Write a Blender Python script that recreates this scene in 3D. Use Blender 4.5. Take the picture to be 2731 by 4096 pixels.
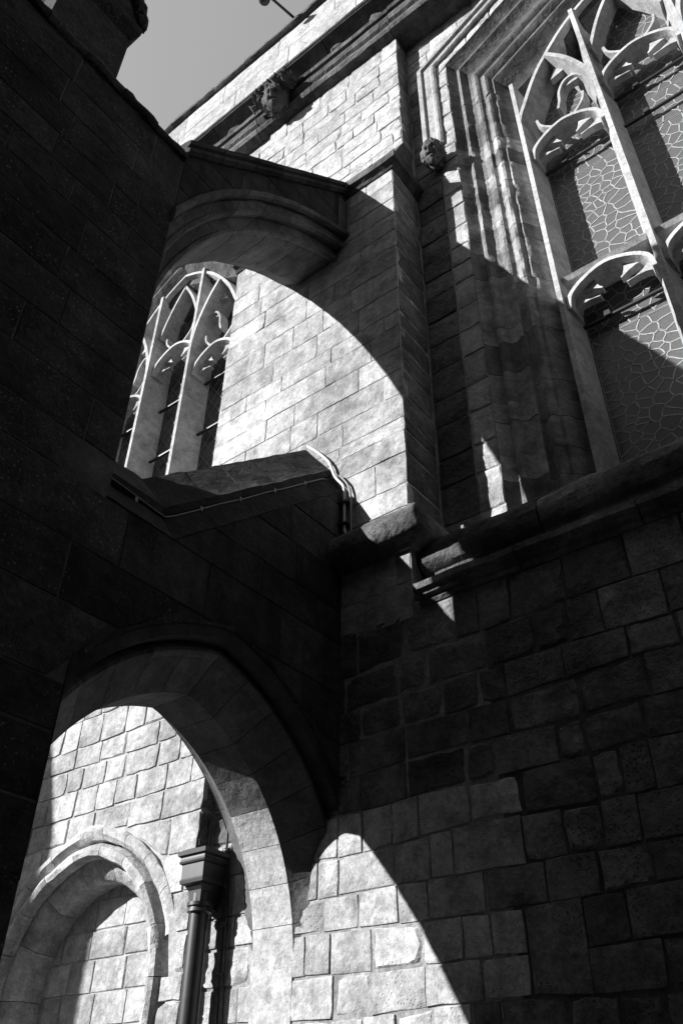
import bpy, bmesh, math, random
from mathutils import Vector, noise
R = math.radians
for o in list(bpy.data.objects): bpy.data.objects.remove(o)
sc = bpy.context.scene
COL = sc.collection
EYE = 1.6                      # eye height; every z below is given from the eye

# ------------------------------------------------------------------ camera
YAW, PIT, ROL = -0.663097, 0.654539, 0.0129056
fwd = Vector((math.sin(YAW)*math.cos(PIT), math.cos(YAW)*math.cos(PIT), math.sin(PIT)))
rgt = Vector((math.cos(YAW), -math.sin(YAW), 0)); upv = rgt.cross(fwd)
r2 = rgt*math.cos(ROL)+upv*math.sin(ROL); u2 = -rgt*math.sin(ROL)+upv*math.cos(ROL)
cam = bpy.data.cameras.new('camera'); camo = bpy.data.objects.new('camera', cam); COL.objects.link(camo)
cam.sensor_fit = 'VERTICAL'; cam.sensor_height = 36; cam.sensor_width = 24
cam.lens = 3366.04/4096*36; cam.clip_end = 2000; cam.clip_start = .05
from mathutils import Matrix
m = Matrix((r2, u2, -fwd)).transposed().to_4x4(); m.translation = (0, 0, EYE); camo.matrix_world = m
sc.camera = camo

# ------------------------------------------------------------------ light
SA, SB = .88, .675             # sunlight travels (SA, 1, -SB)
EL = math.atan2(SB, math.hypot(SA, 1))
world = bpy.data.worlds.new('World'); sc.world = world; world.use_nodes = True
wn = world.node_tree.nodes; wl = world.node_tree.links
sky = wn.new('ShaderNodeTexSky'); sky.sky_type = 'NISHITA'; sky.sun_disc = False
sky.sun_elevation = EL; sky.sun_rotation = math.pi+math.atan2(SA, 1)
sky.dust_density = 0; sky.ozone_density = 1; sky.air_density = 4
sep = wn.new('ShaderNodeSeparateColor'); wl.new(sky.outputs[0], sep.inputs[0])   # black and white film, blue sensitive
wl.new(sep.outputs[2], wn['Background'].inputs[0]); wn['Background'].inputs[1].default_value = .07
sl = bpy.data.lights.new('sun', 'SUN'); sl.energy = 5; sl.angle = R(.5); sl.color = (1, 1, 1)
so = bpy.data.objects.new('sun', sl); COL.objects.link(so)
so.rotation_euler = Vector((SA, 1, -SB)).to_track_quat('-Z', 'Y').to_euler(); so.location = (-20, -22, 20)
vs = sc.view_settings; vs.view_transform = 'Standard'; vs.look = 'None'; vs.exposure = 1.12; vs.gamma = 1
vs.use_curve_mapping = False
sc.render.engine = 'CYCLES'; sc.cycles.use_denoising = True; sc.cycles.max_bounces = 4; sc.cycles.diffuse_bounces = 3; sc.cycles.glossy_bounces = 2

# ------------------------------------------------------------------ materials
def stone_mat(name, lo, hi, stain=.5, stain_scale=1.2, bump=.5, pit=.4, lichen=0., rough=.9, streak=0., grain=38., mottle=1., blot=.5):
    m = bpy.data.materials.new(name); m.use_nodes = True
    t = m.node_tree; N = t.nodes; L = t.links; b = N['Principled BSDF']
    b.inputs['Roughness'].default_value = rough; b.inputs['Specular IOR Level'].default_value = .15
    tc = N.new('ShaderNodeTexCoord'); oi = N.new('ShaderNodeObjectInfo')
    off = N.new('ShaderNodeVectorMath'); off.operation = 'MULTIPLY_ADD'
    cmb = N.new('ShaderNodeCombineXYZ')
    for i in range(3): L.new(oi.outputs['Random'], cmb.inputs[i])
    L.new(cmb.outputs[0], off.inputs[0]); off.inputs[1].default_value = (7.3, 3.1, 5.7); L.new(tc.outputs['Object'], off.inputs[2])
    def noi(scale, det=5, rg=.6, src=None, dist=0):
        n = N.new('ShaderNodeTexNoise'); n.inputs['Scale'].default_value = scale; n.inputs['Detail'].default_value = det
        n.inputs['Roughness'].default_value = rg; n.inputs['Distortion'].default_value = dist
        L.new((src or tc.outputs['Object']) if src is not off else off.outputs[0], n.inputs['Vector']); return n
    def ramp(src, a, c, v0=0., v1=1.):
        r = N.new('ShaderNodeMapRange'); r.inputs[1].default_value = a; r.inputs[2].default_value = c
        r.inputs[3].default_value = v0; r.inputs[4].default_value = v1; L.new(src, r.inputs[0]); return r.outputs[0]
    def mth(op, a, c):
        n = N.new('ShaderNodeMath'); n.operation = op
        for i, v in enumerate((a, c)):
            if isinstance(v, (int, float)): n.inputs[i].default_value = v
            else: L.new(v, n.inputs[i])
        return n.outputs[0]
    val = ramp(oi.outputs['Random'], 0, 1, lo, hi)
    n1 = noi(stain_scale, 4, .65); val = mth('MULTIPLY', val, ramp(n1.outputs[0], .32, .62, 1-stain, 1.08))
    n2 = noi(7, 4, .72, off); val = mth('MULTIPLY', val, ramp(n2.outputs[0], .3, .7, 1-.35*mottle, 1+.2*mottle))
    n3 = noi(grain, 3, .85, off); val = mth('MULTIPLY', val, ramp(n3.outputs[0], .3, .7, 1-.3*mottle, 1+.22*mottle))
    n4 = noi(2.6, 3, .75, off); val = mth('MULTIPLY', val, ramp(n4.outputs[0], .36, .5, 1-.3*blot, 1))
    if streak:
        mp = N.new('ShaderNodeMapping'); mp.inputs['Scale'].default_value = (5, 5, .35); L.new(tc.outputs['Object'], mp.inputs[0])
        ns = noi(1.6, 5, .6, mp.outputs[0]); val = mth('MULTIPLY', val, ramp(ns.outputs[0], .4, .65, 1-streak, 1.05))
    vor = N.new('ShaderNodeTexVoronoi'); vor.inputs['Scale'].default_value = 38; vor.inputs['Randomness'].default_value = 1; L.new(off.outputs[0], vor.inputs['Vector'])
    pm = noi(2.5, 1, .5, off)
    pits = mth('MULTIPLY', ramp(vor.outputs['Distance'], .05, .3, 1, 0), ramp(pm.outputs[0], .5, .62))
    val = mth('MULTIPLY', val, mth('SUBTRACT', 1, mth('MULTIPLY', pits, .55*pit)))
    if lichen:
        lv = N.new('ShaderNodeTexVoronoi'); lv.inputs['Scale'].default_value = 30; L.new(off.outputs[0], lv.inputs['Vector'])
        ln = noi(3, 4, .6, off); ln2 = noi(45, 2, .6, off)
        lm = mth('MULTIPLY', ramp(lv.outputs['Distance'], .1, .28, 1, 0), ramp(ln.outputs[0], .44, .62))
        lm = mth('MULTIPLY', lm, ramp(ln2.outputs[0], .35, .6))
        val = mth('ADD', val, mth('MULTIPLY', lm, lichen))
    cc = N.new('ShaderNodeCombineColor')
    for i in range(3): L.new(val, cc.inputs[i])
    L.new(cc.outputs[0], b.inputs['Base Color'])
    h = mth('ADD', mth('MULTIPLY', n2.outputs[0], .6), mth('MULTIPLY', n3.outputs[0], .3))
    h = mth('SUBTRACT', mth('MULTIPLY', h, ramp(n4.outputs[0], .3, .58, 1.9, .7)), mth('MULTIPLY', pits, pit))
    bp = N.new('ShaderNodeBump'); bp.inputs['Strength'].default_value = bump; bp.inputs['Distance'].default_value = .034
    L.new(h, bp.inputs['Height']); L.new(bp.outputs[0], b.inputs['Normal'])
    return m
def plain_mat(name, v, rough=.6, metal=0., spec=.3, noise_amt=.25, scale=20):
    m = bpy.data.materials.new(name); m.use_nodes = True
    t = m.node_tree; N = t.nodes; L = t.links; b = N['Principled BSDF']
    b.inputs['Roughness'].default_value = rough; b.inputs['Metallic'].default_value = metal; b.inputs['Specular IOR Level'].default_value = spec
    tc = N.new('ShaderNodeTexCoord'); n = N.new('ShaderNodeTexNoise'); n.inputs['Scale'].default_value = scale; n.inputs['Detail'].default_value = 5
    L.new(tc.outputs['Object'], n.inputs['Vector'])
    r = N.new('ShaderNodeMapRange'); r.inputs[1].default_value = .3; r.inputs[2].default_value = .7
    r.inputs[3].default_value = v*(1-noise_amt); r.inputs[4].default_value = v*(1+noise_amt); L.new(n.outputs[0], r.inputs[0])
    cc = N.new('ShaderNodeCombineColor')
    for i in range(3): L.new(r.outputs[0], cc.inputs[i])
    L.new(cc.outputs[0], b.inputs['Base Color']); return m
M = dict(
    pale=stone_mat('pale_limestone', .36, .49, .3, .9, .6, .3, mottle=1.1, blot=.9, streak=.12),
    worn_shaded=stone_mat('worn_shaded_limestone', .12, .23, .5, 1.1, 1., .6, grain=30, mottle=1.2, blot=1.),  # darker copy of the limestone, shade of unlit faces in its tone
    high=stone_mat('high_limestone', .39, .47, .2, .8, 1., .7, grain=30, blot=.5),
    jamb=stone_mat('patched_jamb_stone', .14, .42, .45, 2.2, .7, .5, blot=1.),
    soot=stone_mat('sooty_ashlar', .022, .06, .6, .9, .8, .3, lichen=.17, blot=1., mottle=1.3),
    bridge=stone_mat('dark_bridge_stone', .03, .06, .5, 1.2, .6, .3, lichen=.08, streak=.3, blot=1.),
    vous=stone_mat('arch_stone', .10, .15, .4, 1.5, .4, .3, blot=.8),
    lit_arch=stone_mat('lit_arch_stone', .41, .46, .15, 1., .45, .3, blot=.3),
    carve=stone_mat('weathered_carving', .09, .14, .5, 3., .8, .4),
    mould=stone_mat('weathered_moulding', .10, .24, .6, 2., 1., .6, grain=30, blot=1.),
    trac=stone_mat('tracery_stone', .37, .47, .2, 1.2, .3, .2, blot=.5),
    mortar_l=stone_mat('lime_mortar', .36, .40, .25, 3, .4, .1),
    mortar_m=stone_mat('weathered_lit_mortar', .30, .33, .4, 3, .6, .2),
    mortar_d=stone_mat('dirty_shaded_mortar', .10, .13, .4, 3, .5, .1),
    mortar_p=stone_mat('pale_mortar_lines', .09, .12, .6, 2, .2, .1),
    mortar_k=stone_mat('dark_mortar', .05, .06, .6, 2, .2, .1),
    lead=plain_mat('lead_cames', .32, .55, 0, .3, .2),
    leadd=plain_mat('dull_lead', .12, .6, 0, .3, .2),
    glassb=plain_mat('dusty_glass', .095, .3, 0, .2, .15, 40),
    quarry=plain_mat('clear_quarries', .03, .2, 0, .5, .3, 6),
    iron=plain_mat('black_iron', .018, .45, 0, .5, .3),
    pipe=plain_mat('painted_cast_iron', .022, .42, 0, .5, .3),
    cable=plain_mat('grey_cable', .17, .5, 0, .4, .1),
    cablel=plain_mat('pale_conduit', .6, .45, 0, .4, .1),
    ground=stone_mat('paving', .05, .07, .4, .5, .4, .3),
)

# ------------------------------------------------------------------ helpers
class T: pass
BASE = {}
def thing(name, label, cat, base, group=None):
    o = bpy.data.objects.new(name, None); COL.objects.link(o); o.location = (base[0], base[1], 0)
    o['label'] = label; o['category'] = cat; o.empty_display_size = .2
    if group: o['group'] = group
    BASE[o.name] = Vector((base[0], base[1], -EYE)); return o
def base_of(o):
    while o.parent: o = o.parent
    return BASE[o.name]
def mk(name, verts, faces, mat, parent, angle=35, label=None, recalc=True, kind=None):
    me = bpy.data.meshes.new(name)
    b = base_of(parent) if parent else Vector((0, 0, -EYE))
    me.from_pydata([tuple(Vector(v)-b) for v in verts], [], faces)
    if recalc:
        bm = bmesh.new(); bm.from_mesh(me); bmesh.ops.recalc_face_normals(bm, faces=bm.faces); bm.to_mesh(me); bm.free()
    if angle: me.shade_smooth(); me.set_sharp_from_angle(angle=R(angle))
    me.materials.append(M[mat] if isinstance(mat, str) else mat)
    o = bpy.data.objects.new(name, me); COL.objects.link(o)
    if parent: o.parent = parent
    if label: o['label'] = label
    if kind: o['kind'] = kind
    return o
def box(x0, x1, y0, y1, z0, z1):
    v = [(x, y, z) for x in (x0, x1) for y in (y0, y1) for z in (z0, z1)]
    return v, [(0, 1, 3, 2), (4, 6, 7, 5), (0, 4, 5, 1), (2, 3, 7, 6), (0, 2, 6, 4), (1, 5, 7, 3)]
def merge(*vf):
    V = []; F = []
    for v, f in vf:
        k = len(V); V += list(v); F += [tuple(i+k for i in g) for g in f]
    return V, F
rng = random.Random(7)
U = rng.uniform
PX = lambda x: ((x, 0, 0), (0, 1, 0), (0, 0, 1), (1, 0, 0))      # plane facing +X, u = y, v = z
PY = lambda y: ((0, y, 0), (1, 0, 0), (0, 0, 1), (0, -1, 0))     # plane facing -Y, u = x, v = z
def hp(poly, a, b, c):
    out = []
    n = len(poly)
    for i in range(n):
        p, q = poly[i], poly[(i+1) % n]; dp = a*p[0]+b*p[1]-c; dq = a*q[0]+b*q[1]-c
        if dp <= 0: out.append(p)
        if dp*dq < 0:
            t = dp/(dp-dq); out.append((p[0]+(q[0]-p[0])*t, p[1]+(q[1]-p[1])*t))
    return out
def cen(poly): return (sum(p[0] for p in poly)/len(poly), sum(p[1] for p in poly)/len(poly))
def area(poly): return .5*sum(poly[i-1][0]*poly[i][1]-poly[i][0]*poly[i-1][1] for i in range(len(poly)))
def out_circle(poly, cx, cy, r):
    for _ in range(2):
        if len(poly) < 3: return []
        best = min(poly, key=lambda p: math.hypot(p[0]-cx, p[1]-cy)); c = cen(poly)
        d = ((best[0]+c[0])/2-cx, (best[1]+c[1])/2-cy); l = math.hypot(*d) or 1; a, b = d[0]/l, d[1]/l
        poly = hp(poly, -a, -b, -(a*cx+b*cy+r))
    return poly
def stone(parent, poly, fr, mat, depth=.09, bev=.012, proud=0., rough=.004, jit=.004, step=.22, name='stone'):
    if len(poly) < 3 or abs(area(poly)) < .004: return
    O, A, B, Nn = [Vector(q) for q in fr]
    pts = []
    n = len(poly)
    for i in range(n):
        p, q = poly[i], poly[(i+1) % n]; l = math.hypot(q[0]-p[0], q[1]-p[1])
        if l < .01: continue
        k = max(1, min(4, round(l/step)))
        for j in range(k):
            t = j/k; pts.append((p[0]+(q[0]-p[0])*t, p[1]+(q[1]-p[1])*t, j == 0))
    if len(pts) < 3: return
    c = cen(poly); n = len(pts); R1 = []; R2 = []; R3 = []
    for x, y, cor in pts:
        dx, dy = c[0]-x, c[1]-y; l = math.hypot(dx, dy) or 1; dx /= l; dy /= l
        k = U(0, jit)*(2.2 if cor else 1); e = bev*U(.6, 1.7)*(1.5 if cor else 1)
        R1.append((x+dx*k, y+dy*k)); R2.append((x+dx*(k+e), y+dy*(k+e))); R3.append((x+(c[0]-x)*.5, y+(c[1]-y)*.5))
    tu, tv = U(-1, 1)*rough*1.2, U(-1, 1)*rough*1.2
    def w(p, d): return O+A*p[0]+B*p[1]+Nn*(d+tu*(p[0]-c[0])+tv*(p[1]-c[1]))
    V = [w(p, -depth) for p in R1]+[w(p, proud-bev*.9) for p in R1]+[w(p, proud+U(-1, 1)*rough) for p in R2]+[w(p, proud+U(-.7, 1.2)*rough) for p in R3]+[w(c, proud+U(-.5, 1.3)*rough)]
    F = []
    for k in range(3):
        for i in range(n):
            j = (i+1) % n; F.append((k*n+i, k*n+j, (k+1)*n+j, (k+1)*n+i))
    for i in range(n): F.append((3*n+i, 3*n+(i+1) % n, 4*n))
    return mk(name, V, F, mat, parent, angle=28, recalc=False)
def courses(z0, z1, hmin, hmax):
    zs = [z0]
    while zs[-1] < z1-hmin*1.4: zs.append(zs[-1]+U(hmin, hmax))
    zs[-1] = z1 if z1-zs[-1] < hmin*.7 else zs[-1]
    if zs[-1] < z1: zs.append(z1)
    return zs
def ashlar(zs, u0, u1, wmin, wmax, gap, clip=None, wob=0., jump=0., wave=0.):
    rows = []; n = len(zs)-1
    taken = {i: [] for i in range(n+1)}
    ph = U(0, 9)
    def zz(k, u): return zs[k] if k in (0, n) else zs[k]+wave*noise.noise(Vector((u*.9+ph, k*1.7, 0)))*2
    for k in range(n):
        segs = [(u0, u1)]
        for a, b in sorted(taken[k]):
            new = []
            for p, q in segs:
                if b <= p or a >= q: new.append((p, q)); continue
                if a-p > .02: new.append((p, a))
                if q-b > .02: new.append((b, q))
            segs = new
        for s0, s1 in segs:
            us = [s0]
            if s1-s0 > wmin*1.6: us.append(s0+min(U(.45, 1.)*wmax, (s1-s0)*.6))
            while us[-1] < s1-wmin*.8: us.append(us[-1]+U(wmin, wmax))
            us = [u for u in us if u < s1-wmin*.4] or [s0]
            us.append(s1)
            for p, q in zip(us[:-1], us[1:]):
                top = k+1
                if jump and k < n-1 and U(0, 1) < jump and q-p < wmax*.8 and p > u0+.01 and q < u1-.01:
                    top = k+2; taken[k+1].append((p, q))
                g = gap*.5*U(.6, 1.7)
                P = [(p+g+U(-wob, wob), zz(k, p)+g+U(-wob, wob)), (q-g+U(-wob, wob), zz(k, q)+g+U(-wob, wob)), (q-g+U(-wob, wob), zz(top, q)-g+U(-wob, wob)), (p+g+U(-wob, wob), zz(top, p)-g+U(-wob, wob))]
                if clip: P = clip(P)
                if P and len(P) >= 3 and area(P) > .003: yield P
def tube(name, pts, r, mat, parent, n=8, label=None):
    pts = [Vector(p) for p in pts]; V = []; F = []
    up = Vector((0.31, -.21, .93))
    for i, p in enumerate(pts):
        d = (pts[min(i+1, len(pts)-1)]-pts[max(i-1, 0)]).normalized()
        a = d.cross(up).normalized(); b = d.cross(a)
        rr = r[i] if isinstance(r, (list, tuple)) else r
        for k in range(n):
            t = 2*math.pi*k/n; V.append(p+a*rr*math.cos(t)+b*rr*math.sin(t))
    for i in range(len(pts)-1):
        for k in range(n): F.append((i*n+k, i*n+(k+1) % n, (i+1)*n+(k+1) % n, (i+1)*n+k))
    F += [tuple(range(n)), tuple((len(pts)-1)*n+k for k in range(n))]
    return mk(name, V, F, mat, parent, label=label)
def loft(name, rings, mat, parent, angle=40, close=True, caps=True, label=None):
    n = len(rings[0]); V = [p for r in rings for p in r]; F = []
    for i in range(len(rings)-1):
        for k in range(n if close else n-1): F.append((i*n+k, i*n+(k+1) % n, (i+1)*n+(k+1) % n, (i+1)*n+k))
    if caps: F += [tuple(range(n)), tuple((len(rings)-1)*n+k for k in range(n))]
    return mk(name, V, F, mat, parent, angle=angle, label=label)
def nz(p, s, a):
    v = noise.noise_vector(Vector(p)*s)+noise.noise_vector(Vector(p)*s*3.3+Vector((9, 4, 1)))*.45; return Vector((p[0]+v[0]*a, p[1]+v[1]*a, p[2]+v[2]*a))
def mould_x(name, prof, x0, x1, mat, parent, amp=.008, step=.16, block=1.1, gap=.006):
    x = x0
    while x < x1-.01:
        e = min(x1, x+U(.75, 1.2)*block)
        if x1-e < .35*block: e = x1
        n = max(1, round((e-x)/step)); dy, dz = U(-1, 1)*amp*.5, U(-1, 1)*amp*.4
        rings = [[nz((x+gap+(e-x-2*gap)*i/n, y+dy, z+dz), 3.1, amp) for y, z in prof] for i in range(n+1)]
        loft(name, rings, mat, parent, angle=26); x = e
def mould_path(name, prof, path, mat, parent, amp=.006):
    # path in plan, prof = (out, z); out is to the right-hand side of travel
    n = len(path); rings = []
    ds = [(Vector(path[i+1])-Vector(path[i])).normalized() for i in range(n-1)]
    nn = [Vector((d.y, -d.x)) for d in ds]
    pts = []
    for i in range(n):
        if i in (0, n-1): off = nn[0] if i == 0 else nn[-1]
        else:
            s = nn[i-1]+nn[i]; off = s/(1+nn[i-1].dot(nn[i]))
        pts.append((Vector(path[i]), off))
    for i in range(n-1):
        k = max(1, round((pts[i+1][0]-pts[i][0]).length/.15))
        for j in range(k+(i == n-2)):
            t = j/k; P = pts[i][0].lerp(pts[i+1][0], t); o = pts[i][1].lerp(pts[i+1][1], t) if t in (0, 1) else nn[i]
            rings.append([nz((P.x+o.x*a, P.y+o.y*a, z), 3.3, amp) for a, z in prof])
    return loft(name, rings, mat, parent)
def voussoir(parent, cy, cz, sgn, prof, a0, a1, mat, seg=4, g=.0025, name='voussoir'):
    j = U(-.003, .003); jx = U(-.003, .003); rm = sum(p[0] for p in prof)/len(prof); g = g/rm*2
    rings = []
    for i in range(seg+1):
        t = a0+g+(a1-a0-2*g)*i/seg
        rings.append([(x+jx, cy+sgn*(r+j)*math.cos(t), cz+(r+j)*math.sin(t)) for r, x in prof])
    return loft(name, rings, mat, parent, angle=28)
def catmull(P, k=4):
    out = []
    for i in range(len(P)-1):
        p0 = P[max(i-1, 0)]; p1 = P[i]; p2 = P[i+1]; p3 = P[min(i+2, len(P)-1)]
        for j in range(k):
            t = j/k
            out.append(tuple(.5*(2*b+(c-a)*t+(2*a-5*b+4*c-d)*t*t+(3*b-a-3*c+d)*t**3) for a, b, c, d in zip(p0, p1, p2, p3)))
    return out+[tuple(P[-1])]
def bar(name, path, sec, mat, parent, angle=30):
    # path (x, z) in a vertical plane, sec = list of (sideways, y)
    n = len(path); rings = []
    for i, (x, z) in enumerate(path):
        a = path[max(i-1, 0)]; b = path[min(i+1, n-1)]
        d = Vector((b[0]-a[0], b[1]-a[1])).normalized(); nx, nzv = d.y, -d.x
        k = 1.
        if 0 < i < n-1:
            d1 = Vector((x-a[0], z-a[1])).normalized(); k = 1/max(.5, d.dot(d1))
        rings.append([(x+nx*s*k, y, z+nzv*s*k) for s, y in sec])
    return loft(name, rings, mat, parent, angle=angle)

# ------------------------------------------------------------------ ground
g = mk('ground', [(-150, -150, -EYE), (150, -150, -EYE), (150, 150, -EYE), (-150, 150, -EYE)], [(0, 1, 2, 3)], 'ground', None)
g['kind'] = 'structure'

# ------------------------------------------------------------------ key planes
D = 5.0       # lower wall and buttress front
UW = 5.58     # wall of the window bays
N_ = -3.89    # near face of the outer pier and of both flying arches
F_ = -5.03
CX = -4.475
PE = 2.48     # church-side end of the outer pier
BR, BL = -3.15, -5.85   # buttress corners
BAY = -8.22

# ================================================================== unseen building added behind the viewpoint to keep skylight off the walls
nb = thing('added_shade_building', 'tall plain building added out of view behind the viewpoint to darken the passage', 'building', (2, -4))
mk('wall', *merge(box(N_+.03, 14, -6, -2.0, -EYE, 12.0)), 'soot', nb)
loft('roof', [[(x, -6.2, 12.0), (x, -1.8, 12.0), (x, -4., 13.8)] for x in (N_+.03, 14.1)], 'soot', nb, angle=20)
# ================================================================== the church wall
church = thing('church_wall', 'pale stone church wall with tall traceried windows, moulded cornice and plain parapet', 'church', (-1, 5.6))
mk('lower_wall', *box(-2.55, 9, D+.011, 6.6, -EYE, 3.6), 'mortar_d', church)  # mortar painted dark for the shaded stretch of wall
core = mk('lower_wall', *merge(box(-5.3, -2.55, D+.009, 6.6, -EYE, 3.6), box(-16, -7.9, D+.011, 6.6, -EYE, 3.5), box(-7.9, -5.3, 5.5, 6.6, -EYE, 3.5), box(-7.9, -5.3, D+.013, 5.5, 2.4, 3.5)), 'mortar_m', church)  # mortar painted pale for the stretch the sun patch crosses
# lower wall, near side: worn rounded blocks, painted pale under the sun patch, dark in shade
zs = [-.25, .06, .36, .72, .97, 1.23, 1.46, 1.74, 2.02, 2.29, 2.565, 2.83, 3.14, 3.53]
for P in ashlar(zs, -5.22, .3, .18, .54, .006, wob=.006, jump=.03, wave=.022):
    c = cen(P); mt = 'pale' if c[1] < 2.1 and U(0, 1) < .9+(-2.9-c[0])*1.4 else 'worn_shaded'
    old = U(0, 1) < (.55 if mt == 'worn_shaded' else .12)
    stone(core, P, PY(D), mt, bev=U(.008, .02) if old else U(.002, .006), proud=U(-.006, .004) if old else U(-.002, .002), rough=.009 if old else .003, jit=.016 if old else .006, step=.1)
# string moulding and sill under the window
prof = [(5.1, 3.52), (4.99, 3.525), (4.97, 3.55), (4.97, 3.575), (4.925, 3.585), (4.92, 3.61), (4.885, 3.625), (4.88, 3.68), (4.92, 3.705), (5.02, 3.73), (5.2, 3.80)]
mould_x('string_course', prof, BR+.06, 3.0, 'mould', church, amp=.010, step=.07, block=1.0)
prof = [(5.3, 3.70), (5.17, 3.74), (5.17, 3.92), (5.12, 3.95), (5.09, 4.0), (5.075, 4.08), (5.10, 4.17), (5.15, 4.215), (5.16, 4.235), (5.25, 4.27), (5.6, 4.42), (6.3, 4.98), (6.4, 4.9), (6.4, 3.78)]
mould_x('window_sill', prof, BR+.02, 3.0, 'mould', church, amp=.022, step=.06, block=1.3)
mk('sill_bed', *box(-11.4, 3.0, 5.2, 6.4, 3.5, 4.1), 'mortar_d', church)
mould_x('window_sill', prof, -11.4, BL, 'mould', church, amp=.02, step=.3, block=1.9)

# wall of the two window bays
WC = -.12                      # window centre line
JX = -2.49; ZK = 13.03; SL = .61
def head(x, s=0.):             # top of the opening at the wall face
    return ZK+SL*(min(x-(JX+s), (2*WC-JX+s)-x))
wcore = None
parts = []
for s in (0, BAY):
    x0, x1 = (BR-.05, 3.4) if s == 0 else (-11.6, BL+.05)
    parts.append(box(x0, JX+s-.004, UW+.014, 6.5, 4.1, 15.0)); parts.append(box(2*WC-JX+s+.004, x1, UW+.014, 6.5, 4.1, 15.0))
    xs = [JX+s, WC+s, 2*WC-JX+s]
    for a, b in zip(xs[:-1], xs[1:]):
        ha, hb = head(a, s)+.004, head(b, s)+.004
        parts.append(([(a, UW+.014, ha), (b, UW+.014, hb), (b, UW+.014, 15), (a, UW+.014, 15), (a, 6.5, ha), (b, 6.5, hb), (b, 6.5, 15), (a, 6.5, 15)],
                      [(0, 1, 2, 3), (4, 7, 6, 5), (0, 4, 5, 1), (2, 6, 7, 3), (1, 5, 6, 2), (0, 3, 7, 4)]))
wcore = mk('bay_wall', *merge(*parts), 'mortar_l', church)
zs = courses(4.28, 12.9, .3, .46)
for P in ashlar(zs, BR, JX, .3, .7, .006, wob=.004): stone(wcore, P, PY(UW), 'pale' if cen(P)[0] > -2.85 else 'worn_shaded', bev=.012, proud=U(-.004, .006), rough=.008, jit=.007, step=.15)  # darker stones painted where the buttress shadow lies, pale where sun reaches
def clip_head(P):
    c = cen(P)
    return hp(P, SL, -1, SL*JX-ZK) if c[0] > JX else P
zs2 = courses(12.9, 14.6, .28, .36)
for P in ashlar(zs2, BR, .6, .35, .8, .008, clip_head): stone(wcore, P, PY(UW), 'high', bev=.01, proud=U(-.003, .005), rough=.008, jit=.006)
def clip_headL(P):
    c = cen(P); xr = 2*WC-JX+BAY
    return hp(P, -SL, -1, -SL*xr-ZK) if c[0] < xr else P
for P in ashlar(courses(11.0, 14.6, .28, .36), -8.6, BL, .35, .8, .008, clip_headL): stone(wcore, P, PY(UW), 'high', bev=.01, proud=U(-.003, .005), rough=.008, jit=.006)

ul = mk('upper_wall', *box(-9.6, BL+.002, 5.352, 5.7, 13.5, 14.42), 'mortar_l', church)
for P in ashlar([13.5, 13.8, 14.1, 14.42], -9.6, BL, .4, .8, .006): stone(ul, P, PY(5.34), 'high', bev=.008, proud=U(-.004, .005), rough=.007, jit=.007)
# cornice and parapet
prof = [(5.6, 14.36), (5.30, 14.36), (5.16, 14.42), (5.13, 14.5), (5.14, 14.58), (5.2, 14.63), (5.12, 14.70), (5.09, 14.78), (5.11, 14.86), (5.18, 14.9), (5.17, 14.97), (5.1, 15.0), (5.08, 15.07), (5.10, 15.14), (5.22, 15.18), (5.4, 15.2), (5.6, 15.2)]
mould_x('cornice', prof, -16, 2.2, 'mould', church, amp=.012, step=.2, block=1.5)
prof = [(5.6, 15.14), (5.34, 15.16), (5.34, 15.3), (5.28, 15.44), (5.16, 15.56), (5.0, 15.64), (5.0, 15.70), (5.6, 15.70)]
mould_x('cornice_hollow', prof, -16, 2.2, 'carve', church, amp=.012, step=.25, block=1.5)
for i in range(9):     # carved knobs in the hollow
    x = -9.2+i*.82
    V = []; F = []
    bm = bmesh.new(); bmesh.ops.create_icosphere(bm, subdivisions=2, radius=.13)
    for v in bm.verts:
        q = v.co.copy(); k = 1+.35*noise.noise(q*9+Vector((i*3, 0, 0)))
        V.append((x+q.x*k*1.2, 5.22+q.y*k*.7, 15.36+q.z*k*.9))
    F = [tuple(v.index for v in f.verts) for f in bm.faces]; bm.free()
    if abs(x+5.5) > .5: mk('carved_boss', V, F, 'carve', church)
pcore = mk('parapet', *box(-16, 2.2, 4.97, 5.4, 15.68, 17.0), 'mortar_l', church)
for P in ashlar([15.69, 16.3, 17.0], -12, 2.0, .9, 1.7, .004): stone(pcore, P, PY(4.955), 'high', bev=.006, proud=U(-.002, .002), rough=.003, jit=.003)
prof = [(5.45, 16.99), (4.9, 17.0), (4.86, 17.03), (4.86, 17.12), (4.9, 17.16), (5.15, 17.27), (5.45, 17.16)]
mould_x('parapet_coping', prof, -16, 2.2, 'carve', church, amp=.02, step=.09, block=1.1)

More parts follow.
